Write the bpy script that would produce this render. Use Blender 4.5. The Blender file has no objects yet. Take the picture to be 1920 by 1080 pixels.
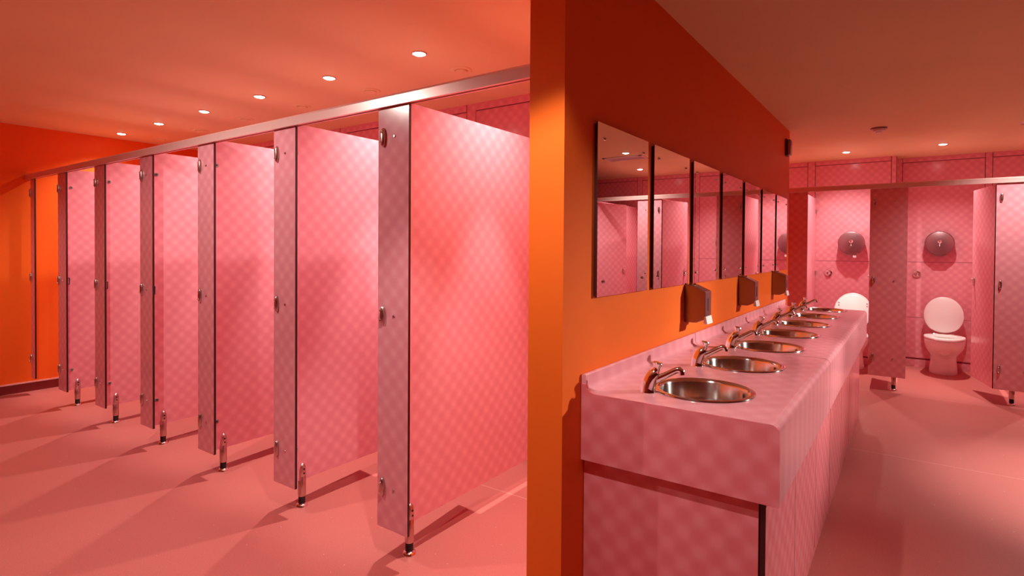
import bpy, bmesh, math, random
from mathutils import Vector, Matrix
random.seed(7)
S = bpy.context.scene
C = S.collection

# ------------------------------------------------------------------ camera
f, v0, a, pit, roll, H = 1058.85, 479.83, 0.6166, -0.0140, 0.0066, 1.385
ca, sa = math.cos(a), math.sin(a); cp, sp = math.cos(pit), math.sin(pit); cr, sr = math.cos(roll), math.sin(roll)
F0 = Vector((-sa, ca, 0)); R0 = Vector((ca, sa, 0)); U0 = Vector((0, 0, 1))
FW = F0*cp + U0*sp; U1 = U0*cp - F0*sp
RT = R0*cr + U1*sr; UP = U1*cr - R0*sr
cam = bpy.data.cameras.new('camera'); co = bpy.data.objects.new('camera', cam); C.objects.link(co)
m = Matrix((RT, UP, -FW)).transposed().to_4x4(); m.translation = Vector((0, 0, H)); co.matrix_world = m
cam.sensor_width = 36.0; cam.sensor_fit = 'HORIZONTAL'
cam.lens = 36.0*f/1920.0
cam.shift_y = -(540.0 - v0)/1920.0
cam.clip_start = 0.02
S.camera = co

# ------------------------------------------------------------------ world and exposure
w = bpy.data.worlds.new('world'); S.world = w; w.use_nodes = True
w.node_tree.nodes['Background'].inputs[0].default_value = (0, 0, 0, 1)
w.node_tree.nodes['Background'].inputs[1].default_value = 0.0
S.view_settings.view_transform = 'Standard'
S.view_settings.look = 'None'
S.view_settings.exposure = 0.0
S.view_settings.gamma = 1.0
S.view_settings.use_curve_mapping = False
try:
    S.cycles.max_bounces = 14; S.cycles.diffuse_bounces = 10; S.cycles.glossy_bounces = 8
    S.cycles.sample_clamp_indirect = 6.0; S.cycles.caustics_reflective = False; S.cycles.caustics_refractive = False
    S.cycles.use_denoising = True
except Exception:
    pass

CEIL = 2.498
CAB_POWER = 74.0     # lamps over the cubicles: watts, cone in degrees, edge softness
CAB_CONE, CAB_BLEND = 130, 1.0
CAB_CORE, CAB_CORE_CONE = 115.0, 44   # bright core of the halogen beam
LIGHT_COLOR = (1.0, 0.925, 0.825)
cab_lamps_left = [(-1.502 - 0.8222*k, 2.345) for k in range(7)]
cab_lamps_left = [(x, y) for x, y in cab_lamps_left if x > -6.7]
cab_lamps_right = [(-0.625, 7.415), (0.245, 7.405), (1.24, 7.48), (-1.5, 7.415)]
# lamps over the open floor: x, y, watts, cone, softness
hall_lamps = [(-0.85, 0.98, 90, 104, 0.3), (-3.03, 0.50, 80, 172, 0.45), (-6.1, 0.70, 30, 120, 0.8), (0.85, 6.12, 95, 130, 0.9),
              (1.25, 4.45, 330, 60, 0.8)]
# one light read from wall shadows, split into three added unseen spots: x, y, aim point, watts, cone
wall_spots = [(3.30, 5.20, (-0.95, 2.3, 0.62), 900, 27), (3.30, 5.40, (-0.95, 3.6, 0.70), 620, 27), (3.30, 5.60, (-0.95, 5.1, 0.80), 480, 27)]

# ------------------------------------------------------------------ materials
def nt(name):
    mt = bpy.data.materials.new(name); mt.use_nodes = True
    t = mt.node_tree; b = t.nodes['Principled BSDF']
    return mt, t, b
def simple(name, col, rough=0.5, metal=0.0, emit=None, es=0.0, spec=None):
    mt, t, b = nt(name)
    b.inputs['Base Color'].default_value = (*col, 1); b.inputs['Roughness'].default_value = rough
    b.inputs['Metallic'].default_value = metal
    if spec is not None: b.inputs['Specular IOR Level'].default_value = spec
    if emit: b.inputs['Emission Color'].default_value = (*emit, 1); b.inputs['Emission Strength'].default_value = es
    return mt
def math_n(t, op, x, y=None):
    n = t.nodes.new('ShaderNodeMath'); n.operation = op
    for i, q in enumerate((x, y)):
        if q is None: continue
        if isinstance(q, (int, float)): n.inputs[i].default_value = q
        else: t.links.new(q, n.inputs[i])
    return n.outputs[0]
def mix_rgb(t, fac, c1, c2):
    n = t.nodes.new('ShaderNodeMix'); n.data_type = 'RGBA'
    if isinstance(fac, (int, float)): n.inputs[0].default_value = fac
    else: t.links.new(fac, n.inputs[0])
    for i, c in ((6, c1), (7, c2)):
        if isinstance(c, tuple): n.inputs[i].default_value = (*c, 1)
        else: t.links.new(c, n.inputs[i])
    return n.outputs[2]
def laminate(name, flat=False, fine=0.0, L=0.088, lo=(0.75, 0.285, 0.345), hi=(0.83, 0.37, 0.43), rough=0.18):
    """pink decorative laminate: soft blotches on a diagonal lattice, made of tiny dots"""
    mt, t, b = nt(name)
    g = t.nodes.new('ShaderNodeNewGeometry'); s = t.nodes.new('ShaderNodeSeparateXYZ')
    t.links.new(g.outputs['Position'], s.inputs[0])
    X, Y, Z = s.outputs
    if flat: p, q = X, Y
    else: p, q = math_n(t, 'ADD', X, Y), Z
    k = 2*math.pi/L
    c1 = math_n(t, 'COSINE', math_n(t, 'MULTIPLY', p, k)); c2 = math_n(t, 'COSINE', math_n(t, 'MULTIPLY', q, k))
    v = math_n(t, 'MULTIPLY', c1, c2)
    v = math_n(t, 'MULTIPLY_ADD', v, 0.5)
    t.nodes[-1].inputs[2].default_value = 0.5
    v = math_n(t, 'POWER', v, 1.6)
    if fine > 0:
        kf = 2*math.pi/0.0062
        d1 = math_n(t, 'COSINE', math_n(t, 'MULTIPLY', math_n(t, 'ADD', p, q), kf))
        d2 = math_n(t, 'COSINE', math_n(t, 'MULTIPLY', math_n(t, 'SUBTRACT', p, q), kf))
        d = math_n(t, 'MULTIPLY', math_n(t, 'MULTIPLY', d1, d2), fine)
        v = math_n(t, 'ADD', v, math_n(t, 'MULTIPLY', d, v))
    n = t.nodes.new('ShaderNodeTexNoise'); n.inputs['Scale'].default_value = 9.0; n.inputs['Detail'].default_value = 3
    t.links.new(g.outputs['Position'], n.inputs['Vector'])
    v = math_n(t, 'ADD', v, math_n(t, 'MULTIPLY', math_n(t, 'SUBTRACT', n.outputs[0], 0.5), 0.35))
    t.nodes[-1].use_clamp = True
    t.links.new(mix_rgb(t, v, lo, hi), b.inputs['Base Color'])
    b.inputs['Roughness'].default_value = rough
    return mt
def paint(name, col, rough=0.55):
    mt, t, b = nt(name)
    g = t.nodes.new('ShaderNodeNewGeometry')
    n = t.nodes.new('ShaderNodeTexNoise'); n.inputs['Scale'].default_value = 1.3; n.inputs['Detail'].default_value = 4
    t.links.new(g.outputs['Position'], n.inputs['Vector'])
    c2 = tuple(min(1, c*1.08) for c in col); c1 = tuple(c*0.93 for c in col)
    t.links.new(mix_rgb(t, n.outputs[0], c1, c2), b.inputs['Base Color'])
    b.inputs['Roughness'].default_value = rough; b.inputs['Specular IOR Level'].default_value = 0.12
    n2 = t.nodes.new('ShaderNodeTexNoise'); n2.inputs['Scale'].default_value = 160
    t.links.new(g.outputs['Position'], n2.inputs['Vector'])
    bp = t.nodes.new('ShaderNodeBump'); bp.inputs['Strength'].default_value = 0.04; bp.inputs['Distance'].default_value = 0.002
    t.links.new(n2.outputs[0], bp.inputs['Height']); t.links.new(bp.outputs[0], b.inputs['Normal'])
    return mt
def floor_mat():
    mt, t, b = nt('speckled_safety_vinyl')
    g = t.nodes.new('ShaderNodeNewGeometry'); P = g.outputs['Position']
    n1 = t.nodes.new('ShaderNodeTexNoise'); n1.inputs['Scale'].default_value = 190; n1.inputs['Detail'].default_value = 2
    n2 = t.nodes.new('ShaderNodeTexNoise'); n2.inputs['Scale'].default_value = 2.2; n2.inputs['Detail'].default_value = 4
    vo = t.nodes.new('ShaderNodeTexVoronoi'); vo.inputs['Scale'].default_value = 42
    for q in (n1, n2, vo): t.links.new(P, q.inputs['Vector'])
    v = math_n(t, 'ADD', math_n(t, 'MULTIPLY', math_n(t, 'SUBTRACT', n1.outputs[0], 0.5), 1.6), 0.5); t.nodes[-1].use_clamp = True
    v = math_n(t, 'ADD', math_n(t, 'MULTIPLY', v, 0.7), math_n(t, 'MULTIPLY', n2.outputs[0], 0.3))
    base = mix_rgb(t, v, (0.42, 0.095, 0.09), (0.58, 0.185, 0.16))
    sp_ = math_n(t, 'LESS_THAN', vo.outputs['Distance'], 0.075)
    rnd = t.nodes.new('ShaderNodeSeparateColor'); t.links.new(vo.outputs['Color'], rnd.inputs[0])
    sp_ = math_n(t, 'MULTIPLY', sp_, math_n(t, 'GREATER_THAN', rnd.outputs[0], 0.93))
    base = mix_rgb(t, sp_, base, (0.95, 0.85, 0.82))
    # welded seams between the vinyl sheets, two metres apart
    s = t.nodes.new('ShaderNodeSeparateXYZ'); t.links.new(P, s.inputs[0])
    fr = math_n(t, 'FRACT', math_n(t, 'MULTIPLY', math_n(t, 'ADD', s.outputs[1], 0.42), 0.5))
    seam = math_n(t, 'LESS_THAN', math_n(t, 'ABSOLUTE', math_n(t, 'SUBTRACT', fr, 0.5)), 0.0013)
    base = mix_rgb(t, math_n(t, 'MULTIPLY', seam, 0.5), base, (0.85, 0.5, 0.45))
    t.links.new(base, b.inputs['Base Color']); b.inputs['Roughness'].default_value = 0.42
    bp = t.nodes.new('ShaderNodeBump'); bp.inputs['Strength'].default_value = 0.08; bp.inputs['Distance'].default_value = 0.001
    t.links.new(n1.outputs[0], bp.inputs['Height']); t.links.new(bp.outputs[0], b.inputs['Normal'])
    return mt
def brushed(name, col, rough=0.28, an=0.85):
    mt, t, b = nt(name)
    b.inputs['Base Color'].default_value = (*col, 1); b.inputs['Metallic'].default_value = 1.0
    b.inputs['Roughness'].default_value = rough; b.inputs['Anisotropic'].default_value = an
    tg = t.nodes.new('ShaderNodeTangent'); tg.direction_type = 'RADIAL'; tg.axis = 'Z'
    b.inputs['Anisotropic Rotation'].default_value = 0.25
    t.links.new(tg.outputs[0], b.inputs['Tangent'])
    return mt
M = dict(
    pink=laminate('pink_laminate'),
    worktop=laminate('pink_postformed_laminate', fine=0.0, flat=True, L=0.105, lo=(0.74, 0.30, 0.35), hi=(0.79, 0.35, 0.405), rough=0.2),
    vanity=laminate('pink_dotted_laminate', fine=0.9, L=0.105, lo=(0.77, 0.185, 0.225), hi=(0.87, 0.29, 0.34)),
    edge=simple('dark_laminate_core', (0.05, 0.006, 0.008), 0.4),
    orange=paint('orange_paint', (0.84, 0.150, 0.018), 0.5),
    ceiling=paint('off_white_ceiling_paint', (0.82, 0.75, 0.38), 0.6),
    deep=paint('bounce_cutting_red', (0.30, 0.035, 0.02), 0.6),  # unseen right and rear walls, colour darkened to cut bounced light
    floor=floor_mat(),
    alu=simple('satin_aluminium', (0.84, 0.56, 0.54), 0.30, 0.25),
    chrome=simple('chrome', (0.92, 0.92, 0.92), 0.10, 1.0),
    steel=simple('brushed_steel', (0.62, 0.5, 0.5), 0.33, 1.0),
    casing=simple('dark_brushed_steel', (0.30, 0.19, 0.18), 0.28, 1.0),
    joint=simple('dark_pink_joint', (0.30, 0.06, 0.08), 0.5),  # dark pink of the board that shows in the panel joints
    hinge=simple('satin_nickel', (0.62, 0.46, 0.44), 0.3, 1.0),
    basin=brushed('spun_steel', (0.80, 0.80, 0.78), 0.16, 0.85),
    mirror=simple('mirror_glass', (0.90, 0.84, 0.83), 0.0, 1.0),
    mirror_edge=simple('mirror_edge_dark', (0.04, 0.01, 0.01), 0.3),
    black=simple('black_rubber', (0.012, 0.006, 0.006), 0.5),
    dark=simple('dark_slot', (0.02, 0.004, 0.004), 0.6),
    ceramic=simple('white_ceramic', (0.86, 0.84, 0.82), 0.08),
    seat=simple('white_seat_plastic', (0.88, 0.86, 0.84), 0.14),
    white=simple('white_plastic', (0.85, 0.82, 0.8), 0.35),
    drum=simple('satin_steel_drum', (0.36, 0.20, 0.22), 0.38, 0.85),
    lamp=simple('lamp_glow', (1, 1, 1), 0.5, 0, (1.0, 0.95, 0.9), 26.0),
    plinth=simple('dark_red_skirting', (0.20, 0.02, 0.02), 0.25),
)

# ------------------------------------------------------------------ mesh helpers
def box(bm, x0, y0, z0, x1, y1, z1, mi=0):
    r = bmesh.ops.create_cube(bm, size=1.0)
    for v in r['verts']:
        v.co = Vector(((x0+x1)/2 + v.co.x*(x1-x0), (y0+y1)/2 + v.co.y*(y1-y0), (z0+z1)/2 + v.co.z*(z1-z0)))
    fs = set(fc for v in r['verts'] for fc in v.link_faces)
    for fc in fs: fc.material_index = mi
    return r['verts'], fs
def cyl(bm, p0, p1, r0, r1=None, n=24, caps=True):
    r1 = r0 if r1 is None else r1
    p0, p1 = Vector(p0), Vector(p1); d = p1 - p0
    q = Vector((0, 0, 1)).rotation_difference(d.normalized()).to_matrix().to_4x4()
    bmesh.ops.create_cone(bm, cap_ends=caps, segments=n, radius1=r0, radius2=r1, depth=d.length,
                          matrix=Matrix.Translation((p0+p1)/2) @ q)
def lathe(bm, prof, n=40, mat=None, ax=Vector((0, 0, 0))):
    """profile of (radius, height) turned about z, then moved by matrix"""
    rings = []
    for r, z in prof:
        if r < 1e-6: rings.append([bm.verts.new((0, 0, z))])
        else: rings.append([bm.verts.new((r*math.cos(2*math.pi*i/n), r*math.sin(2*math.pi*i/n), z)) for i in range(n)])
    for A, B in zip(rings, rings[1:]):
        for i in range(n):
            j = (i+1) % n
            if len(A) == 1 and len(B) == 1: continue
            if len(A) == 1: bm.faces.new((A[0], B[i], B[j]))
            elif len(B) == 1: bm.faces.new((A[i], B[0], A[j]))
            else: bm.faces.new((A[i], B[i], B[j], A[j]))
    vs = [v for r in rings for v in r]
    if mat is not None: bmesh.ops.transform(bm, matrix=mat, verts=vs)
    return vs
def loft(bm, rings, cap0=True, cap1=True):
    R = [[bm.verts.new(p) for p in r] for r in rings]; n = len(R[0])
    for A, B in zip(R, R[1:]):
        for i in range(n): bm.faces.new((A[i], A[(i+1) % n], B[(i+1) % n], B[i]))
    if cap0: bm.faces.new(list(reversed(R[0])))
    if cap1: bm.faces.new(R[-1])
def tube(bm, pts, rads, n=16):
    pts = [Vector(p) for p in pts]; rings = []; up = Vector((0, 1, 0))
    for i, p in enumerate(pts):
        d = (pts[min(i+1, len(pts)-1)] - pts[max(i-1, 0)]).normalized()
        s = d.cross(up); s = s.normalized() if s.length > 1e-4 else Vector((1, 0, 0)); t = s.cross(d).normalized()
        rr = rads[i] if isinstance(rads[i], tuple) else (rads[i], rads[i])
        rings.append([p + s*rr[0]*math.cos(2*math.pi*k/n) + t*rr[1]*math.sin(2*math.pi*k/n) for k in range(n)])
    loft(bm, rings)
def obj(name, bm, mat, parent=None, smooth=False, bevel=0.0, seg=2, mats=None, org=None):
    bmesh.ops.recalc_face_normals(bm, faces=bm.faces)
    me = bpy.data.meshes.new(name)
    if org is not None: bmesh.ops.translate(bm, vec=-Vector(org), verts=bm.verts)
    bm.to_mesh(me); bm.free()
    for q in (mats or [mat]): me.materials.append(q)
    o = bpy.data.objects.new(name, me); C.objects.link(o)
    if org is not None: o.location = org
    if parent is not None: o.parent = parent
    if smooth:
        for p in me.polygons: p.use_smooth = True
        try: me.set_sharp_from_angle(angle=math.radians(42))
        except Exception: pass
    if bevel > 0:
        md = o.modifiers.new('bevel', 'BEVEL'); md.width = bevel; md.segments = seg; md.limit_method = 'ANGLE'
    return o
def B(): return bmesh.new()
def thing(name, label, cat, loc=(0, 0, 0), rz=0.0, group=None):
    o = bpy.data.objects.new(name, None); C.objects.link(o); o.location = loc; o.rotation_euler = (0, 0, rz)
    o.empty_display_size = 0.1
    o['label'] = label; o['category'] = cat
    if group: o['group'] = group
    return o
def tag(o, label, cat, group=None):
    o['label'] = label; o['category'] = cat
    if group: o['group'] = group
    return o
def struct(name, bm, mat, bevel=0.0, mats=None, label=None):
    o = obj(name, bm, mat, bevel=bevel, mats=mats); o['kind'] = 'structure'
    if label: o['label'] = label
    return o
def tree_copy(root, loc, rz, label):
    r = root.copy(); C.objects.link(r); r.location = loc; r.rotation_euler = (0, 0, rz); r['label'] = label
    def rec(src, dst):
        for ch in list(src.children):
            c = ch.copy(); C.objects.link(c); c.parent = dst; rec(ch, c)
    rec(root, r)
    return r

# ------------------------------------------------------------------ room shell
XL, XR, YB = -6.80, 4.40, -1.7          # left end wall, right wall, wall behind
XM, XMb, WY0, WY1 = -0.955, -1.095, 1.646, 5.85   # wall with the mirrors
Y1, Y2 = 1.70, 6.6455                   # front planes of the two cubicle rows
YBL, B2, B1 = 3.40, 8.02, 8.30          # back panels of the rows
b = B(); box(b, XL-0.2, YB-0.2, -0.12, XR+0.2, 8.6, 0.0); struct('floor', b, M['floor'], label='salmon pink speckled vinyl floor')
b = B(); box(b, XL-0.2, YB-0.2, CEIL, XR+0.2, 8.6, CEIL+0.12); struct('ceiling', b, M['ceiling'], label='smooth painted ceiling with recessed downlights')
b = B(); box(b, XL-0.12, YB, 0.0, XL, 3.6, CEIL); struct('wall_left', b, M['orange'], label='orange end wall on the far left')
b = B(); box(b, XMb, WY0, 0.0, XM, WY1, CEIL); struct('wall_centre', b, M['orange'], label='orange dividing wall that carries the mirrors')
b = B(); box(b, XR, YB, 0.0, XR+0.12, 8.5, CEIL); struct('wall_right', b, M['deep'])
b = B(); box(b, XL-0.12, YB-0.12, 0.0, XR+0.12, YB, CEIL); struct('wall_rear', b, M['deep'])
b = B(); box(b, -2.35, WY1-0.1, 0.0, -2.23, 8.5, CEIL); struct('wall_side', b, M['orange'])
b = B(); box(b, -2.23, WY1-0.12, 0.0, XMb, WY1, CEIL); struct('wall_return', b, M['orange'])

def back_panels(name, y, x0, x1, seams, mat='pink'):
    """duct panelling: backing board with raised panels, thin dark joints between them"""
    bm = B(); box(bm, x0, y+0.012, 0.0, x1, y+0.14, CEIL, 1)
    xs = [x0] + seams + [x1]
    for i in range(0, len(xs)-1):
        A, Bx = xs[i], xs[i+1]
        g = 0.003
        strip = (Bx - A) < 0.14
        if strip:
            box(bm, A+g, y, 0.0, Bx-g, y+0.02, CEIL)
        else:
            for z0, z1 in ((0.0, 0.085), (0.105, 0.585), (0.589, 1.248), (1.252, 2.437)):
                box(bm, A+g, y, z0, Bx-g, y+0.02, z1)
            box(bm, A+g, y-0.006, 2.444, Bx-g, y+0.02, CEIL)
    return struct(name, bm, None, mats=[M[mat], M['joint']])
back_panels('wall_back_left', YBL, XL, XMb, [-6.75, -6.01, -5.93, -5.20, -5.12, -4.39, -4.31, -3.58, -3.50, -2.85, -2.76, -1.95, -1.87, -1.16])
back_panels('wall_back_near', B2, -2.23, -0.165, [-2.14, -1.94, -1.86, -1.094, -1.010, -0.215], 'pink')
back_panels('wall_back_far', B1, -0.165, XR, [-0.110, 0.660, 0.724, 1.54, 1.62])
# side of the step between the two back panels
b = B(); box(b, -0.178, B2+0.10, 0.0, -0.160, B1+0.02, CEIL); struct('trim_1', b, M['pink'])
# thin metal strip and dark recessed skirting on the far left wall
b = B(); box(b, XL, YB+0.01, 0.082, XL+0.012, 1.95, 0.094); struct('trim_2', b, M['alu'])
b = B(); box(b, XL, YB+0.01, 0.0, XL+0.004, 1.95, 0.082); struct('baseboard_left', b, M['plinth'])
b = B(); box(b, XL, 1.95, 0.0, XL+0.010, 3.38, 0.05); struct('trim_3', b, M['alu'])

# ------------------------------------------------------------------ lamps and ceiling fittings
def make_downlight(power, cone, blend, core=0.0, core_cone=44):
    t = thing('recessed_downlight', '', 'ceiling light', (0, 0, 0))
    b = B(); lathe(b, [(0.036, -0.002), (0.038, -0.006), (0.041, -0.006), (0.044, -0.003), (0.044, 0.0), (0.036, 0.0), (0.036, -0.002)], 36)
    obj('bezel', b, M['steel'], t, smooth=True)
    b = B(); lathe(b, [(0.0, -0.013), (0.014, -0.012), (0.027, -0.009), (0.0365, -0.003)], 32)
    obj('lamp', b, M['lamp'], t, smooth=True)
    ld = bpy.data.lights.new('halogen', 'SPOT'); ld.energy = power; ld.color = LIGHT_COLOR
    ld.shadow_soft_size = 0.022; ld.spot_size = math.radians(cone); ld.spot_blend = blend
    lo = bpy.data.objects.new('lamp_light', ld); C.objects.link(lo); lo.parent = t; lo.location = (0, 0, -0.032)
    if core > 0:
        ld = bpy.data.lights.new('halogen_core', 'SPOT'); ld.energy = core; ld.color = LIGHT_COLOR
        ld.shadow_soft_size = 0.022; ld.spot_size = math.radians(core_cone); ld.spot_blend = 0.6
        lo = bpy.data.objects.new('lamp_core_light', ld); C.objects.link(lo); lo.parent = t; lo.location = (0, 0, -0.032)
    return t
order = ['nearest', 'second nearest', 'third nearest', 'fourth nearest', 'fifth nearest', 'sixth nearest', 'farthest']
cabL = make_downlight(CAB_POWER, CAB_CONE, CAB_BLEND, CAB_CORE, CAB_CORE_CONE)
cabL.location = (*cab_lamps_left[0], CEIL); cabL['group'] = 'downlights over the left cubicles'
cabL['label'] = 'round downlight over the cubicle hidden behind the orange wall end'
names = ['largest and nearest lit downlight over the left cubicle row', 'second lit downlight from the nearest in the left row',
         'third lit downlight from the nearest in the left row', 'fourth lit downlight from the nearest in the left row',
         'fifth lit downlight, last but one before the red end wall', 'sixth and farthest lit downlight, closest to the red end wall']
for (x, y), nm in zip(cab_lamps_left[1:], names):
    tree_copy(cabL, (x, y, CEIL), 0, nm)
for (x, y), nm in zip(cab_lamps_right, ['left of the two lit downlights over the toilets behind the basins', 'right of the two lit downlights over the toilets behind the basins',
                                       'downlight over the third right cubicle, seen lit in the nearest mirror', 'downlight over the cubicle hidden behind the mirror wall']):
    q = tree_copy(cabL, (x, y, CEIL), 0, nm); q['group'] = 'downlights over the right cubicles'
hn = ['downlight above the end of the orange dividing wall', 'downlight over the passage before the left cubicles',
      'downlight at the passage end beside the red wall', 'downlight before the right cubicles, lit in the nearest mirror',
      'downlight above the bright pool of light on the floor at right', 'downlight over the floor far right of the basins',
      ]
for i, (x, y, pw, cone, bl) in enumerate(hall_lamps):
    q = make_downlight(pw, cone, bl)
    q.location = (x, y, CEIL); q['label'] = hn[i]; q['group'] = 'downlights over the open floor'

for (x, y, aim, pw, cone), nm in zip(wall_spots, ['first', 'second', 'third']):
    t = thing('added_spotlight', nm + ' added spot of the unseen far-right light, turned to the mirror wall', 'ceiling light', (x, y, CEIL), group='spots turned to the mirror wall')
    d = (Vector(aim) - Vector((x, y, CEIL-0.06))).normalized(); qr = Vector((0, 0, -1)).rotation_difference(d).to_matrix().to_4x4()
    b = B(); cyl(b, (0, 0, -0.012), (0, 0, 0.0), 0.045, n=32); cyl(b, (0, 0, -0.05), (0, 0, -0.012), 0.008, n=12); obj('mount', b, M['steel'], t, smooth=True)
    mt_ = Matrix.Translation((0, 0, -0.06)) @ qr
    b = B(); lathe(b, [(0.0, 0.045), (0.030, 0.040), (0.036, 0.0), (0.036, -0.045), (0.033, -0.045), (0.031, -0.01), (0.0, -0.008)], 32, mt_); obj('head', b, M['steel'], t, smooth=True)
    b = B(); lathe(b, [(0.0, -0.020), (0.030, -0.020)], 28, mt_); obj('lamp', b, M['lamp'], t)
    ld = bpy.data.lights.new('added_spot_beam', 'SPOT'); ld.energy = pw; ld.color = LIGHT_COLOR
    ld.shadow_soft_size = 0.045; ld.spot_size = math.radians(cone); ld.spot_blend = 0.9
    lo = bpy.data.objects.new('spot_light', ld); C.objects.link(lo); lo.parent = t
    lo.rotation_euler = qr.to_euler(); lo.location = Vector((0, 0, -0.06)) + d*0.05

def make_valve():
    t = thing('air_valve', '', 'ceiling vent', (0, 0, 0), group='round air valves in the ceiling')
    b = B(); lathe(b, [(0.040, 0.0), (0.042, -0.006), (0.060, -0.009), (0.068, -0.004), (0.070, 0.0), (0.040, 0.0)], 40)
    obj('ring', b, M['ceiling'], t, smooth=True)
    b = B(); lathe(b, [(0.0, -0.016), (0.030, -0.015), (0.037, -0.010), (0.037, -0.004), (0.008, -0.003), (0.008, 0.0), (0.0, 0.0)], 36)
    obj('disc', b, M['ceiling'], t, smooth=True)
    return t
vals = [(-2.319, 2.71), (-3.16, 2.706), (-3.962, 2.70), (-4.773, 2.69), (-5.606, 2.70), (-6.42, 2.70)]
vl = [o_ + ' round white air valve beside the left row of downlights' for o_ in order[:5]] + ['farthest round white air valve, close to the headrail by the end wall']
v0_ = make_valve()
for i, (x, y) in enumerate(vals):
    q = v0_ if i == 0 else tree_copy(v0_, (0, 0, 0), 0, '')
    q.location = (x, y, CEIL); q['label'] = vl[i]
for (x, y), nm in zip([(-0.80, 7.80), (0.248, 7.80)], ['round white air valve behind the left toilet downlight', 'round white air valve behind the right toilet downlight']):
    tree_copy(v0_, (x, y, CEIL), 0, nm)
t = thing('smoke_detector', 'small round smoke detector on the ceiling before the right cubicles', 'smoke detector', (-0.263, 6.127, CEIL))
b = B(); lathe(b, [(0.0, -0.012), (0.062, -0.012), (0.066, -0.004), (0.066, 0.0), (0.0, 0.0)], 36); obj('base', b, M['drum'], t, smooth=True)
b = B(); lathe(b, [(0.0, -0.046), (0.024, -0.044), (0.030, -0.034), (0.046, -0.030), (0.050, -0.012), (0.0, -0.012)], 36); obj('sensor_head', b, M['white'], t, smooth=True)
t = thing('ceiling_grille', 'square slatted air grille seen in the nearest mirror', 'ceiling vent', (1.005, 6.46, CEIL))
b = B()
for (x0, y0, x1, y1) in ((-0.25, -0.13, 0.25, -0.10), (-0.25, 0.10, 0.25, 0.13), (-0.25, -0.13, -0.22, 0.13), (0.22, -0.13, 0.25, 0.13)):
    box(b, x0, y0, -0.012, x1, y1, 0.0)
obj('frame', b, M['white'], t, bevel=0.002)
b = B()
for k in range(9): box(b, -0.22, -0.10+0.0235*k, -0.011, 0.22, -0.10+0.0235*k+0.012, -0.006)
obj('slats', b, M['white'], t)
b = B(); box(b, -0.22, -0.10, -0.003, 0.22, 0.10, 0.0); obj('backing', b, M['dark'], t)
# sensor on the far corner of the mirror wall
t = thing('alarm_sounder', 'small dark box high on the far corner of the mirror wall', 'alarm box', (XM, 5.66, 2.315))
b = B(); box(b, 0.0, -0.05, -0.075, 0.018, 0.05, 0.075); obj('back_plate', b, M['edge'], t, bevel=0.003)
b = B(); box(b, 0.018, -0.042, -0.068, 0.046, 0.042, 0.070); obj('body', b, M['drum'], t, bevel=0.008, seg=3)
b = B(); box(b, 0.046, -0.03, 0.01, 0.052, 0.03, 0.055); obj('lens', b, M['steel'], t, bevel=0.002)

# ------------------------------------------------------------------ cubicle hardware
ZB, ZT = 0.145, 1.992
def panel_mesh(bm, x0, y0, z0, x1, y1, z1, thin):
    """laminate board whose narrow edges show the dark core; thin = 'x' or 'y'"""
    vs, fs = box(bm, x0, y0, z0, x1, y1, z1)
    for fc in fs:
        n = fc.normal if fc.normal.length > 0 else Vector((0, 0, 0))
        fc.normal_update(); n = fc.normal
        comp = abs(n.x) if thin == 'x' else abs(n.y)
        fc.material_index = 0 if comp > 0.5 else 1
HZ = (1.865, 1.085, 0.325)
def make_pilaster(w_, hinge_in=0.035, hinges=True):
    """origin: right-hand bottom corner of the front face on the floor; face towards -y"""
    t = thing('cubicle_pilaster', '', 'cubicle pilaster', (0, 0, 0))
    b = B(); panel_mesh(b, -w_, 0.0, ZB, 0.0, 0.013, ZT, 'y'); obj('board', b, None, t, mats=[M['pink'], M['edge']])
    for z in HZ:
        b = B()
        rings = []
        for k, (dy, s) in enumerate(((0.0, 1.0), (-0.007, 1.0), (-0.012, 0.86), (-0.015, 0.55))):
            rings.append([Vector((-w_+hinge_in + 0.0125*s*math.cos(q)*(1.0), dy, z + 0.042*s*math.sin(q))) for q in [2*math.pi*i/24 for i in range(24)]])
        loft(b, rings); h = obj('hinge', b, M['hinge'], t, smooth=True)
        for dz in (-0.022, 0.022):
            b = B(); cyl(b, (-w_+hinge_in-0.002, -0.014, z+dz), (-w_+hinge_in-0.002, -0.018, z+dz), 0.0042, n=12)
            obj('hinge_screw', b, M['chrome'], h)
        if hinges:
            b = B(); cx = -w_*0.46 if w_ < 0.25 else -w_*0.34
            cyl(b, (cx, 0.0, z), (cx, -0.004, z), 0.0065, 0.005, n=16); obj('fixing_screw', b, M['hinge'], t)
    return t
pil_l = ['pink laminate pilaster at the front of the nearest left partition', 'second pink pilaster from the orange wall end in the left row',
         'third pink pilaster from the orange wall end in the left row', 'fourth pink pilaster from the orange wall end in the left row',
         'fifth pink pilaster from the orange wall end in the left row', 'sixth pink pilaster, farthest of the wide ones in the left row']
PX0, PP, PW = -1.7436, 0.809, 0.189
p0 = make_pilaster(PW)
for i in range(6):
    q = p0 if i == 0 else tree_copy(p0, (0, 0, 0), 0, '')
    q.location = (PX0 - PP*i, Y1, 0); q['label'] = pil_l[i]; q['group'] = 'pilasters of the left cubicle row'
q = make_pilaster(0.105, 0.020, False); q.location = (-6.598, Y1, 0)
q['label'] = 'narrow pilaster with hinges against the orange end wall at far left'

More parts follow.
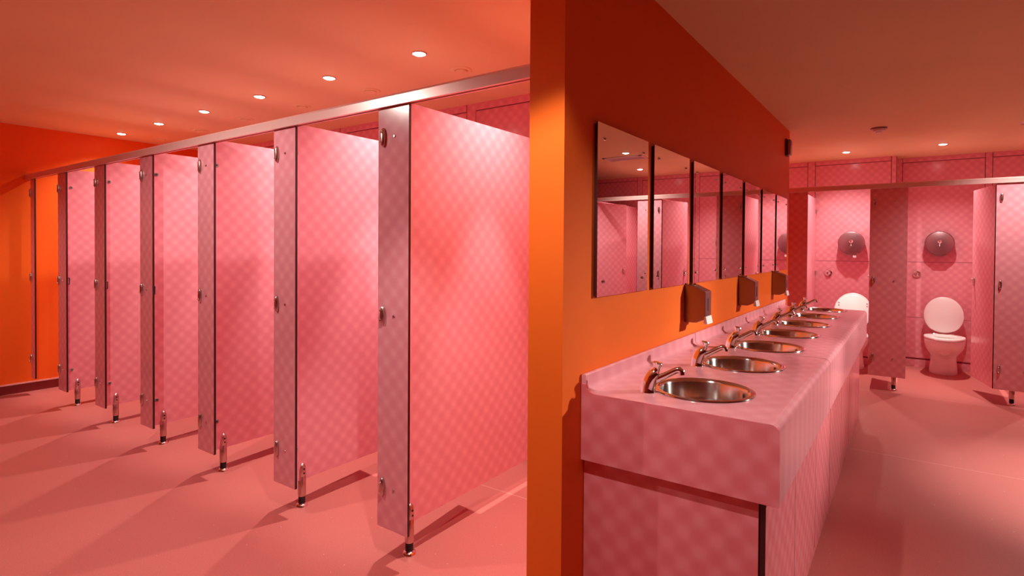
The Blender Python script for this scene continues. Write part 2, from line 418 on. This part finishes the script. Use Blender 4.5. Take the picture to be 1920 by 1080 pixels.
def make_partition(depth, zt=2.028, zb=0.141, th=0.013):
    t = thing('cubicle_partition', '', 'cubicle partition', (0, 0, 0))
    b = B(); panel_mesh(b, -th/2, 0.016, zb, th/2, depth, zt, 'x'); obj('board', b, None, t, mats=[M['pink'], M['pink']])
    # bullet-nosed adjustable foot that grips the lower front edge
    b = B(); mz = Matrix.Translation((0.0, 0.105, 0))
    lathe(b, [(0.0, 0.0), (0.033, 0.0), (0.033, 0.004), (0.027, 0.012), (0.020, 0.017), (0.0, 0.017)], 32, mz)
    foot = obj('foot', b, M['chrome'], t, smooth=True)
    b = B(); lathe(b, [(0.0, 0.017), (0.0185, 0.017)] + [(0.0185 if k % 2 == 0 else 0.0168, 0.020+0.004*k) for k in range(9)] + [(0.0185, 0.056), (0.0, 0.056)], 28, mz)
    obj('threaded_collar', b, M['black'], foot, smooth=True)
    b = B(); lathe(b, [(0.0, 0.054), (0.0195, 0.054), (0.0205, 0.059), (0.0205, 0.156), (0.0190, 0.158), (0.0190, 0.162), (0.0205, 0.164), (0.0205, 0.184),
                       (0.0196, 0.200), (0.0172, 0.213), (0.0130, 0.223), (0.007, 0.229), (0.0, 0.231)], 32, mz)
    obj('foot_post', b, M['hinge'], foot, smooth=True)
    for z in (0.178, 0.200):
        b = B(); cyl(b, (0.012, 0.105, z), (0.0208, 0.105, z), 0.0052, n=14)
        obj('grub_screw', b, M['black'], foot)
    return t
PARTX = [PX0 - PP*i - PW/2 for i in range(6)]
pt0 = make_partition(YBL - Y1 - 0.004)
ptl = ['tall pink partition nearest the orange wall end, washed in orange light', 'second pink partition from the orange wall end with its steel foot',
       'third pink partition from the orange wall end with its steel foot', 'fourth pink partition from the orange wall end with its steel foot',
       'fifth pink partition from the orange wall end with its steel foot', 'sixth pink partition, farthest of the left row, with its steel foot']
for i in range(6):
    q = pt0 if i == 0 else tree_copy(pt0, (0, 0, 0), 0, '')
    q.location = (PARTX[i], Y1, 0); q['label'] = ptl[i]; q['group'] = 'partitions of the left cubicle row'
    b = B(); x = 0.0066
    box(b, x, 0.030, 1.05, x+0.010, 0.034, 1.105); box(b, x, 0.030, 1.101, x+0.004, 0.052, 1.105); box(b, x, 0.030, 1.05, x+0.004, 0.052, 1.054); box(b, x, 0.048, 1.05, x+0.010, 0.052, 1.105)
    kp = obj('lock_keep', b, M['white'], q)
    for z in (1.875, 0.315):
        b = B(); cyl(b, (0.0065, 0.062, z), (0.0085, 0.062, z), 0.013, n=20); cf = obj('corner_fixing', b, M['white'], q)
        b = B(); cyl(b, (0.0085, 0.062, z), (0.0115, 0.062, z), 0.0045, n=14); obj('fixing_pin', b, M['drum'], cf)

def make_door(wd, th=0.013):
    """origin at the hinge line on the floor; the door reaches along +y"""
    t = thing('cubicle_door', '', 'cubicle door', (0, 0, 0))
    b = B(); panel_mesh(b, -th, 0.004, ZB, 0.0, wd, 1.985, 'x'); obj('door_leaf', b, None, t, mats=[M['pink'], M['edge']])
    for s in (-1,):
        xx = -th if s < 0 else 0.0
        b = B()
        rings = [[Vector((xx + s*d, wd-0.065 + 0.020*k*math.cos(q), 1.085 + 0.046*k*math.sin(q))) for q in [2*math.pi*i/24 for i in range(24)]]
                 for d, k in ((0, 1), (0.006, 1), (0.010, 0.8))]
        loft(b, rings); pl_ = obj('lock_plate', b, M['hinge'], t, smooth=True)
        b = B(); cyl(b, (xx + s*0.009, wd-0.065, 1.105), (xx + s*0.034, wd-0.065, 1.105), 0.010, 0.013, n=20); obj('thumb_turn', b, M['chrome'], pl_, smooth=True)
    return t
d0 = make_door(0.60)
dl = ['open pink door behind the nearest left pilaster', 'open pink door behind the second left pilaster', 'open pink door behind the third left pilaster',
      'open pink door behind the fourth left pilaster', 'open pink door behind the fifth left pilaster', 'open pink door behind the sixth left pilaster']
for i in range(6):
    q = d0 if i == 0 else tree_copy(d0, (0, 0, 0), 0, '')
    q.location = (PX0 - PP*i - PW + 0.012, Y1+0.012, 0); q.rotation_euler = (0, 0, math.radians(6)); q['label'] = dl[i]; q['group'] = 'doors of the left cubicle row'
# head rails
def headrail(x0, x1, y, lab):
    bm = B()
    prof = [(y-0.018, 1.994), (y-0.018, 2.034), (y-0.012, 2.044), (y+0.020, 2.044), (y+0.022, 2.040), (y+0.022, 1.994), (y+0.014, 1.994), (y+0.014, 1.999), (y-0.004, 1.999), (y-0.004, 1.994)]
    loft(bm, [[Vector((x, py, pz)) for py, pz in prof] for x in (x0, x1)])
    return tag(obj('headrail', bm, M['alu']), lab, 'headrail')
headrail(XL, XMb, Y1, 'long satin metal headrail across the tops of the left cubicles')
headrail(-2.23, XR, Y2, 'satin metal headrail across the tops of the cubicles behind the basins')

# right-hand row
rp = [(-0.903, 0.308, 'pink pilaster at the far end of the basin worktop, partly behind the mirror wall'),
      (-0.040, 0.308, 'shaded wide pink pilaster between the two toilets'),
      (0.917, 0.308, 'wide pink pilaster at the right edge of the picture'),
      (1.790, 0.308, 'pink pilaster beyond the right picture edge, reflected in the nearest mirror')]
pr0 = make_pilaster(0.308, 0.036)
for i, (x, w_, lab) in enumerate(rp):
    q = pr0 if i == 0 else tree_copy(pr0, (0, 0, 0), 0, '')
    q.location = (x, Y2, 0); q['label'] = lab; q['group'] = 'pilasters of the right cubicle row'
for i, (x, dep, lab) in enumerate([(-1.000, B2-Y2, 'pink partition left of the first toilet'), (-0.135, B2-Y2, 'pink partition between the two toilets, its foot under the shaded pilaster'),
                                   (0.748, B1-Y2, 'pink partition right of the second toilet, foot under the right pilaster'), (1.63, B1-Y2, 'pink partition seen only in the nearest mirrors')]):
    if i in (0, 2): base = make_partition(dep - 0.006); q = base
    else: q = tree_copy(base, (0, 0, 0), 0, '')
    q.location = (x, Y2, 0); q['label'] = lab; q['group'] = 'partitions of the right cubicle row'
    if i == 0:
        for z in (1.87, 1.10, 0.33):
            b = B(); box(b, 0.0066, dep-0.05, z-0.025, 0.016, dep-0.008, z+0.025); obj('wall_bracket', b, M['hinge'], q, bevel=0.002)
for x, rz, lab in [(-0.334, 1.0, 'open pink door of the first toilet cubicle, hidden behind the shaded pilaster'),
                   (0.617, 11.0, 'half-seen open pink door right of the second toilet, its edge brightly lit'),
                   (1.490, 14.5, 'brightly lit open pink door reflected in the nearest mirror')]:
    q = tree_copy(d0, (x, Y2+0.012, 0), math.radians(rz), lab); q['group'] = 'doors of the right cubicle row'

# ------------------------------------------------------------------ toilets
def egg(cx, yf, yc, yb, hw, hb, z, n=36):
    """outline: rounded front (towards -y), straighter back against the wall"""
    pts = []
    for i in range(n):
        q = 2*math.pi*i/n
        c, s = math.cos(q), math.sin(q)
        if s <= 0: pts.append(Vector((cx + hw*c, yc + (yc-yf)*s, z)))
        else:
            k = 0.55
            x = math.copysign(abs(c)**k, c); y = abs(s)**k
            pts.append(Vector((cx + (hw + (hb-hw)*y)*x, yc + (yb-yc)*y, z)))
    return pts
def make_toilet(seat_up):
    """origin on the floor at the wall, bowl towards -y"""
    t = thing('toilet', '', 'toilet', (0, 0, 0))
    b = B()
    secs = [(0.0, -0.410, -0.24, 0.128, 0.122), (0.010, -0.414, -0.24, 0.133, 0.124), (0.06, -0.408, -0.25, 0.127, 0.118), (0.15, -0.405, -0.26, 0.119, 0.110),
            (0.205, -0.425, -0.29, 0.120, 0.110), (0.24, -0.480, -0.33, 0.137, 0.112), (0.28, -0.555, -0.37, 0.158, 0.118), (0.32, -0.625, -0.40, 0.173, 0.128),
            (0.365, -0.672, -0.42, 0.182, 0.14), (0.40, -0.685, -0.43, 0.184, 0.145), (0.408, -0.681, -0.43, 0.180, 0.142)]
    rings = [egg(0, yf, yc, -0.002, hw, hb, z) for z, yf, yc, hw, hb in secs]
    rings += [egg(0, -0.625, -0.43, -0.23, 0.125, 0.10, 0.408), egg(0, -0.610, -0.43, -0.25, 0.115, 0.09, 0.37), egg(0, -0.55, -0.42, -0.30, 0.08, 0.06, 0.27), egg(0, -0.47, -0.41, -0.35, 0.04, 0.03, 0.22)]
    loft(b, rings); obj('bowl', b, M['ceramic'], t, smooth=True)
    def ring_seat(z0, z1):
        bm = B(); n = 48
        def oval(k, yf, yb, hw, z):
            yc = -0.40; return [Vector((hw*math.cos(2*math.pi*i/n), yc + ((yc-yf) if math.sin(2*math.pi*i/n) < 0 else (yb-yc))*math.sin(2*math.pi*i/n), z)) for i in range(n)]
        O = [(-0.700, -0.215, 0.188), (-0.694, -0.222, 0.183), (-0.630, -0.295, 0.118), (-0.624, -0.30, 0.112)]
        R_ = [oval(0, *O[0], z0+0.006), oval(0, *O[0], z1-0.008), oval(0, *O[1], z1), oval(0, *O[2], z1), oval(0, *O[3], z1-0.008), oval(0, *O[3], z0), oval(0, *O[1], z0)]
        V = [[bm.verts.new(p) for p in r] for r in R_]
        for k in range(len(V)):
            A, Bv = V[k], V[(k+1) % len(V)]
            for i in range(n): bm.faces.new((A[i], A[(i+1) % n], Bv[(i+1) % n], Bv[i]))
        return bm
    def disc_up(y0, lean, hw, z0, z1, th, hole=False):
        bm = B(); n = 48; zc = z0 + (z1-z0)*0.5; hz = (z1-z0)/2
        rings = []
        for d, k in ((0, 0.965), (th*0.35, 1.0), (th*0.75, 1.0), (th, 0.96)):
            r = []
            for i in range(n):
                q = 2*math.pi*i/n; z = hz*math.sin(q); x = hw*math.cos(q)
                if math.sin(q) < -0.72: z = -hz*0.72 - (abs(math.sin(q))-0.72)*hz*0.75
                zz = zc + z*k; r.append(Vector((x*k, y0 + d + (zz-z0)*lean, zz)))
            rings.append(r)
        loft(bm, rings); return bm
    if not seat_up:
        obj('seat', ring_seat(0.412, 0.437), M['seat'], t, smooth=True)
        obj('lid', disc_up(-0.185, 0.26, 0.184, 0.430, 0.850, 0.016), M['seat'], t, smooth=True)
    else:
        s_ = obj('seat', disc_up(-0.200, 0.26, 0.190, 0.438, 0.845, 0.015), M['seat'], t, smooth=True)
        obj('lid', disc_up(-0.176, 0.27, 0.196, 0.436, 0.868, 0.014), M['seat'], t, smooth=True)
        b = B()
        for x in (-0.145, 0.145):
            for z in (0.72, 0.75): cyl(b, (x, -0.200+(z-0.438)*0.26+0.002, z), (x, -0.200+(z-0.438)*0.26-0.005, z), 0.006, n=12)
        obj('buffer', b, M['hinge'], s_)
    b = B()
    for x in (-0.075, 0.075): cyl(b, (x-0.022, -0.195, 0.428), (x+0.022, -0.195, 0.428), 0.011, n=16); cyl(b, (x, -0.195, 0.405), (x, -0.195, 0.428), 0.010, n=16)
    obj('seat_hinge', b, M['chrome'], t, smooth=True)
    return t
q = make_toilet(False); q.location = (0.303, B1, 0); q['label'] = 'white toilet with raised lid and lowered seat, fully in view on the right'
q = make_toilet(True); q.location = (-0.575, B2, 0); q['label'] = 'white toilet with its seat raised, half hidden behind the basin worktop'

def make_roll_drum():
    t = thing('toilet_roll_dispenser', '', 'toilet roll dispenser', (0, 0, 0), group='round toilet roll dispensers')
    R90 = Matrix.Rotation(math.radians(90), 4, 'X')     # z -> -y
    b = B(); lathe(b, [(0.0, 0.0), (0.128, 0.0), (0.128, 0.03), (0.137, 0.034), (0.140, 0.045), (0.140, 0.112), (0.136, 0.122), (0.128, 0.127), (0.0, 0.128)], 64, R90)
    body = obj('drum', b, M['drum'], t, smooth=True)
    b = B(); lathe(b, [(0.019, 0.127), (0.022, 0.134), (0.018, 0.138), (0.010, 0.134), (0.0, 0.133)], 32, Matrix.Translation((0, 0, 0.018)) @ R90); obj('lock_boss', b, M['chrome'], t, smooth=True)
    b = B(); box(b, -0.004, -0.131, -0.035, 0.004, -0.126, -0.010); obj('level_window', b, M['white'], t)
    b = B(); cyl(b, (-0.062, -0.10, -0.131), (-0.062, -0.10, -0.120), 0.007, n=12); cyl(b, (0.062, -0.10, -0.131), (0.062, -0.10, -0.120), 0.007, n=12)
    box(b, -0.062, -0.120, -0.146, 0.062, -0.10, -0.136); obj('tear_bar', b, M['hinge'], t)
    return t
q = make_roll_drum(); q.location = (0.256, B1, 1.472); q['label'] = 'round steel toilet roll drum above the fully visible toilet'
q = tree_copy(q, (-0.603, B2, 1.472), 0, 'round steel toilet roll drum above the half-hidden toilet')
bp_ = B(); box(bp_, 0.02, -0.118, -0.175, 0.055, -0.114, -0.135); obj('paper_end', bp_, M['white'], q, bevel=0.001)
def make_flush():
    t = thing('flush_button', '', 'flush button', (0, 0, 0), group='chrome flush buttons')
    R90 = Matrix.Rotation(math.radians(90), 4, 'X')
    b = B(); lathe(b, [(0.0, 0.0), (0.042, 0.0), (0.043, 0.006), (0.038, 0.014), (0.026, 0.016), (0.024, 0.012), (0.0, 0.012)], 40, R90); obj('rose', b, M['chrome'], t, smooth=True)
    b = B(); lathe(b, [(0.022, 0.012), (0.021, 0.022), (0.016, 0.028), (0.008, 0.026), (0.0, 0.025)], 32, R90); obj('button', b, M['chrome'], t, smooth=True)
    return t
q = make_flush(); q.location = (0.045, B1, 1.105); q['label'] = 'chrome flush button on the panel left of the right roll drum'
tree_copy(q, (-0.848, B2, 1.10), 0, 'chrome flush button on the panel left of the left roll drum')

# ------------------------------------------------------------------ vanity units, basins, taps
XF, XP = -0.306, -0.345       # worktop front, panel front
ZW, ZA = 0.875, 0.635
BX, BR = -0.611, 0.174
basin_y = [2.066 + 0.5655*k for k in range(7)]
def worktop(y0, y1, ys, lab):
    t = thing('basin_worktop', lab, 'worktop', (-0.63, (y0+y1)/2, ZA))
    bm = B(); e = 0.0015
    # outline in x-z of the postformed top with coved upstand and rounded front edge, extruded along y
    top = [(XM+0.002, 0.937), (XM+0.006, 0.939), (XM+0.016, 0.939), (XM+0.020, 0.935)]
    top += [(XM+0.020+0.028*(1-math.cos(q)), ZW+0.028*(1-math.sin(q))) for q in [math.pi/2*i/6 for i in range(0, 7)]]
    rf = 0.026
    top += [(XF-rf+rf*math.sin(q), ZW-rf+rf*math.cos(q)) for q in [math.pi/2*i/6 for i in range(0, 7)]]
    top += [(XF, ZA), (XF-0.022, ZA), (XF-0.022, ZW-0.032), (XM+0.002, ZW-0.032)]
    seen = []
    for p in top:
        if not seen or (abs(p[0]-seen[-1][0]) + abs(p[1]-seen[-1][1])) > 1e-5: seen.append(p)
    org = Vector((-0.63, (y0+y1)/2, ZA))
    loft(bm, [[Vector((x, y, z)) for x, z in seen] for y in (y0, y1)])
    o = obj('worktop_board', bm, M['worktop'], t, smooth=True, org=org)
    o.location = (0, 0, 0)
    # round cut-outs for the basins
    cm = B()
    for yy in ys: cyl(cm, (BX, yy, ZW-0.08), (BX, yy, ZW+0.05), BR-0.012, n=64)
    me = bpy.data.meshes.new('cut'); bmesh.ops.translate(cm, vec=-org, verts=cm.verts); bmesh.ops.recalc_face_normals(cm, faces=cm.faces); cm.to_mesh(me); cm.free()
    cu = bpy.data.objects.new('cut', me); C.objects.link(cu); cu.parent = t
    md = o.modifiers.new('cut', 'BOOLEAN'); md.object = cu; md.operation = 'DIFFERENCE'; md.solver = 'EXACT'
    bpy.context.view_layer.update()
    ev = o.evaluated_get(bpy.context.evaluated_depsgraph_get())
    nm = bpy.data.meshes.new_from_object(ev); o.modifiers.clear(); o.data = nm
    bpy.data.objects.remove(cu)
    return t
JY = 3.012
w1 = worktop(1.778, JY-0.003, basin_y[:2], 'pink laminate worktop nearest the viewer, holding the first two basins')
w2 = worktop(JY+0.003, 5.62, basin_y[2:], 'long pink laminate worktop beyond the joint, holding five basins')
# end apron under the near worktop
for nm_, yy, tt in (('end_apron', 1.776, w1), ('end_apron', 5.604, w2)):
    bm = B(); prof = [(XM+0.002, ZA), (XM+0.002, 0.905), (XM+0.0195, 0.905), (XM+0.024, 0.890), (XM+0.034, 0.880), (XM+0.050, 0.8746), (XF-0.028, 0.8746)]
    prof += [(XF-0.026+0.0262*math.sin(q), ZW-0.026+0.0258*math.cos(q)) for q in [math.pi/2*i/6 for i in range(1, 7)]] + [(XF, ZA)]
    loft(bm, [[Vector((x, yv, z)) for x, z in prof] for yv in (yy, yy+0.018)])
    o = obj(nm_, bm, M['vanity'], None); o.parent = tt; o.location = -tt.location
    if nm_: o.visible_shadow = True
def vanity(y0, y1, seams, end, lab):
    t = thing('vanity_cabinet', lab, 'vanity cabinet', (-0.65, (y0+y1)/2, 0)); org = t.location.copy()
    zt = 0.725
    bm = B(); box(bm, XM+0.004, y0+0.020, 0.0, XP-0.022, y1-0.006, zt); o = obj('carcass', bm, M['edge'], t); o.location = -org
    if end:
        bm = B(); box(bm, XM+0.003, y0, 0.0, XP-0.020, y0+0.018, zt); o = obj('end_panel', bm, M['vanity'], t); o.location = -org
    ys = [y0] + seams + [y1]
    for k in range(len(ys)-1):
        bm = B(); panel_mesh(bm, XP-0.016, ys[k]+0.0025, 0.030, XP, ys[k+1]-0.0025, zt, 'x'); o = obj('front_panel', bm, None, t, mats=[M['vanity'], M['edge']]); o.location = -org
    bm = B(); box(bm, XP-0.018, y0+0.001, 0.0, XP-0.0005, y1-0.001, 0.0285); o = obj('toe_board', bm, M['vanity'], t); o.location = -org
    return t
vanity(1.800, 3.43, [2.33, 2.885], True, 'pink vanity cabinet under the worktop, nearest the viewer, with its side panel showing')
vanity(3.434, 5.48, [4.01, 4.56, 5.09], False, 'pink vanity cabinet farther along under the worktop, towards the toilets')

def make_basin():
    t = thing('round_basin', '', 'wash basin', (0, 0, 0), group='round steel basins in the worktop')
    b = B()
    prof = [(BR-0.002, -0.001), (BR+0.002, 0.0005), (BR+0.001, 0.004), (BR-0.006, 0.0062), (BR-0.016, 0.0045), (BR-0.023, 0.001), (BR-0.026, -0.006), (BR-0.030, -0.06),
            (BR-0.042, -0.095), (BR-0.070, -0.116), (BR-0.115, -0.124), (0.032, -0.127), (0.030, -0.131), (0.0, -0.131)]
    vs = lathe(b, prof, 72)
    obj('bowl', b, M['basin'], t, smooth=True)
    b = B(); lathe(b, [(0.0, -0.126), (0.012, -0.1265), (0.028, -0.1255), (0.031, -0.1275)], 32); obj('waste', b, M['chrome'], t, smooth=True)
    q_ = math.radians(34); dx, dy = math.cos(q_), math.sin(q_)
    b = B(); cyl(b, ((BR-0.0288)*dx, (BR-0.0288)*dy, -0.022), ((BR-0.0265)*dx, (BR-0.0265)*dy, -0.022), 0.012, n=20); ov = obj('overflow', b, M['chrome'], t)
    b = B(); cyl(b, ((BR-0.0295)*dx, (BR-0.0295)*dy, -0.022), ((BR-0.0282)*dx, (BR-0.0282)*dy, -0.022), 0.0075, n=20); obj('overflow_hole', b, M['dark'], ov)
    for deg in (-125, -103, -82, -60, -38, -15):
        q_ = math.radians(deg); b = B(); cyl(b, ((BR-0.0225)*math.cos(q_), (BR-0.0225)*math.sin(q_), 0.0012), ((BR-0.0225)*math.cos(q_), (BR-0.0225)*math.sin(q_), 0.0022), 0.0028, n=10)
        obj('rim_dot', b, M['dark'], t)
    return t
bs = make_basin()
bn = ['nearest round steel basin, front of the row', 'second round steel basin from the front, just before the worktop joint', 'third round steel basin, first beyond the worktop joint',
      'fourth round steel basin from the front', 'fifth round steel basin from the front', 'sixth round steel basin from the front', 'seventh and farthest round steel basin, by the toilets']
for i, y in enumerate(basin_y):
    q = bs if i == 0 else tree_copy(bs, (0, 0, 0), 0, '')
    q.location = (BX, y, ZW+0.0005); q['label'] = bn[i]
def make_tap():
    """origin on the worktop, spout along +x"""
    t = thing('basin_tap', '', 'tap', (0, 0, 0), group='chrome taps along the worktop')
    b = B()
    tube(b, [(0, 0, 0.0), (0, 0, 0.005), (0.0005, 0, 0.018), (0.005, 0, 0.034), (0.013, 0, 0.052), (0.021, 0, 0.066), (0.027, 0, 0.075)],
         [0.0285, 0.0268, 0.0255, 0.0248, 0.0232, 0.0210, 0.0150], 24)
    body = obj('body', b, M['chrome'], t, smooth=True)
    b = B()
    tube(b, [(0.014, 0, 0.040), (0.034, 0, 0.050), (0.058, 0, 0.063), (0.082, 0, 0.077), (0.098, 0, 0.086), (0.108, 0, 0.088), (0.114, 0, 0.083), (0.115, 0, 0.071)],
         [(0.016, 0.014), (0.0145, 0.0125), (0.012, 0.0105), (0.0112, 0.0095), (0.0112, 0.0095), (0.011, 0.0095), (0.0105, 0.0105), (0.0105, 0.0105)], 20)
    obj('spout', b, M['chrome'], t, smooth=True)
    b = B(); lathe(b, [(0.0, -0.002), (0.0128, -0.002), (0.0132, 0.003), (0.0122, 0.008), (0.0130, 0.016), (0.0165, 0.023), (0.0178, 0.028), (0.0155, 0.032), (0.0, 0.033)], 24,
                   Matrix.Translation((0.027, 0, 0.077)) @ Matrix.Rotation(math.radians(12), 4, 'Y'))
    obj('push_head', b, M['chrome'], t, smooth=True)
    return t
tp = make_tap()
tn = ['nearest chrome tap, beside the first basin', 'second chrome tap from the front', 'third chrome tap, just past the worktop joint', 'fourth chrome tap from the front',
      'fifth chrome tap from the front', 'sixth chrome tap from the front', 'seventh and farthest chrome tap, seen against the pink cubicles']
for i in range(7):
    q = tp if i == 0 else tree_copy(tp, (0, 0, 0), 0, '')
    q.location = (-0.764, 1.925 + 0.5655*i, ZW); q['label'] = tn[i]; q.rotation_euler = (0, 0, math.radians(12))

# ------------------------------------------------------------------ mirrors
my = [1.8608, 2.343, 2.4157, 2.8978, 2.9705, 3.4529, 3.526, 4.0088, 4.0819, 4.5647, 4.6376, 5.1198, 5.1924, 5.6637]
mw, mh, mz = 0.4823, 0.643, 1.206
t = thing('wall_mirror', '', 'mirror', (0, 0, 0), group='frameless mirrors on the orange wall')
b = B(); box(b, 0.010, 0.0, 0.0, 0.0155, mw, mh); 
for fc in b.faces:
    fc.normal_update(); fc.material_index = 0 if fc.normal.x > 0.5 else 1
obj('glass', b, None, t, mats=[M['mirror'], M['mirror_edge']])
b = B(); box(b, 0.0, 0.006, 0.006, 0.0098, mw-0.006, mh-0.006); obj('backing', b, M['mirror_edge'], t)
for yy in (0.055, mw-0.055):
    for zz in (0.055, mh-0.055):
        b = B(); lathe(b, [(0.0, 0.0), (0.0075, 0.0), (0.0075, 0.003), (0.004, 0.006), (0.0, 0.0065)], 20, Matrix.Translation((0.0155, yy, zz)) @ Matrix.Rotation(math.radians(90), 4, 'Y'))
        obj('mirror_screw', b, M['chrome'], t, smooth=True)
mn = ['nearest and largest frameless mirror, leftmost on the orange wall', 'second frameless mirror from the left', 'third frameless mirror from the left, above the first dispenser',
      'fourth frameless mirror from the left', 'fifth frameless mirror from the left, by the second dispenser', 'sixth frameless mirror from the left', 'seventh frameless mirror, at the far corner of the wall']
for i in range(7):
    q = t if i == 0 else tree_copy(t, (0, 0, 0), 0, '')
    q.location = (XM, my[2*i], mz); q['label'] = mn[i]

# ------------------------------------------------------------------ soap dispensers
t = thing('soap_dispenser', '', 'soap dispenser', (0, 0, 0), group='steel soap dispensers under the mirrors')
b = B(); wd = 0.100
side = [(0.0, 0.0), (0.0, 0.195), (0.040, 0.191), (0.108, 0.160), (0.108, 0.022), (0.062, 0.0)]
loft(b, [[Vector((x, y, z)) for x, z in side] for y in (0.0, wd)])
body = obj('casing', b, M['casing'], t, bevel=0.003)
b = B(); box(b, 0.108, 0.040, 0.060, 0.1092, 0.052, 0.125); obj('level_window', b, M['dark'], t)
b = B(); loft(b, [[Vector((x, y, z)) for x, z in ((0.098, 0.000), (0.120, -0.004), (0.112, 0.036), (0.104, 0.034))] for y in (-0.004, 0.092)]); obj('push_lever', b, M['white'], t, bevel=0.002)
b = B(); cyl(b, (0.035, wd/2, 0.188), (0.035, wd/2, 0.198), 0.010, n=20); obj('lock', b, M['chrome'], t, smooth=True)
for i, (y, lab) in enumerate([(2.884, 'nearest steel soap dispenser on the orange wall, under the second and third mirrors'), (3.987, 'middle steel soap dispenser on the orange wall'),
                              (5.102, 'farthest steel soap dispenser on the orange wall, by its far corner')]):
    q = t if i == 0 else tree_copy(t, (0, 0, 0), 0, '')
    q.location = (XM, y, 1.010); q['label'] = lab
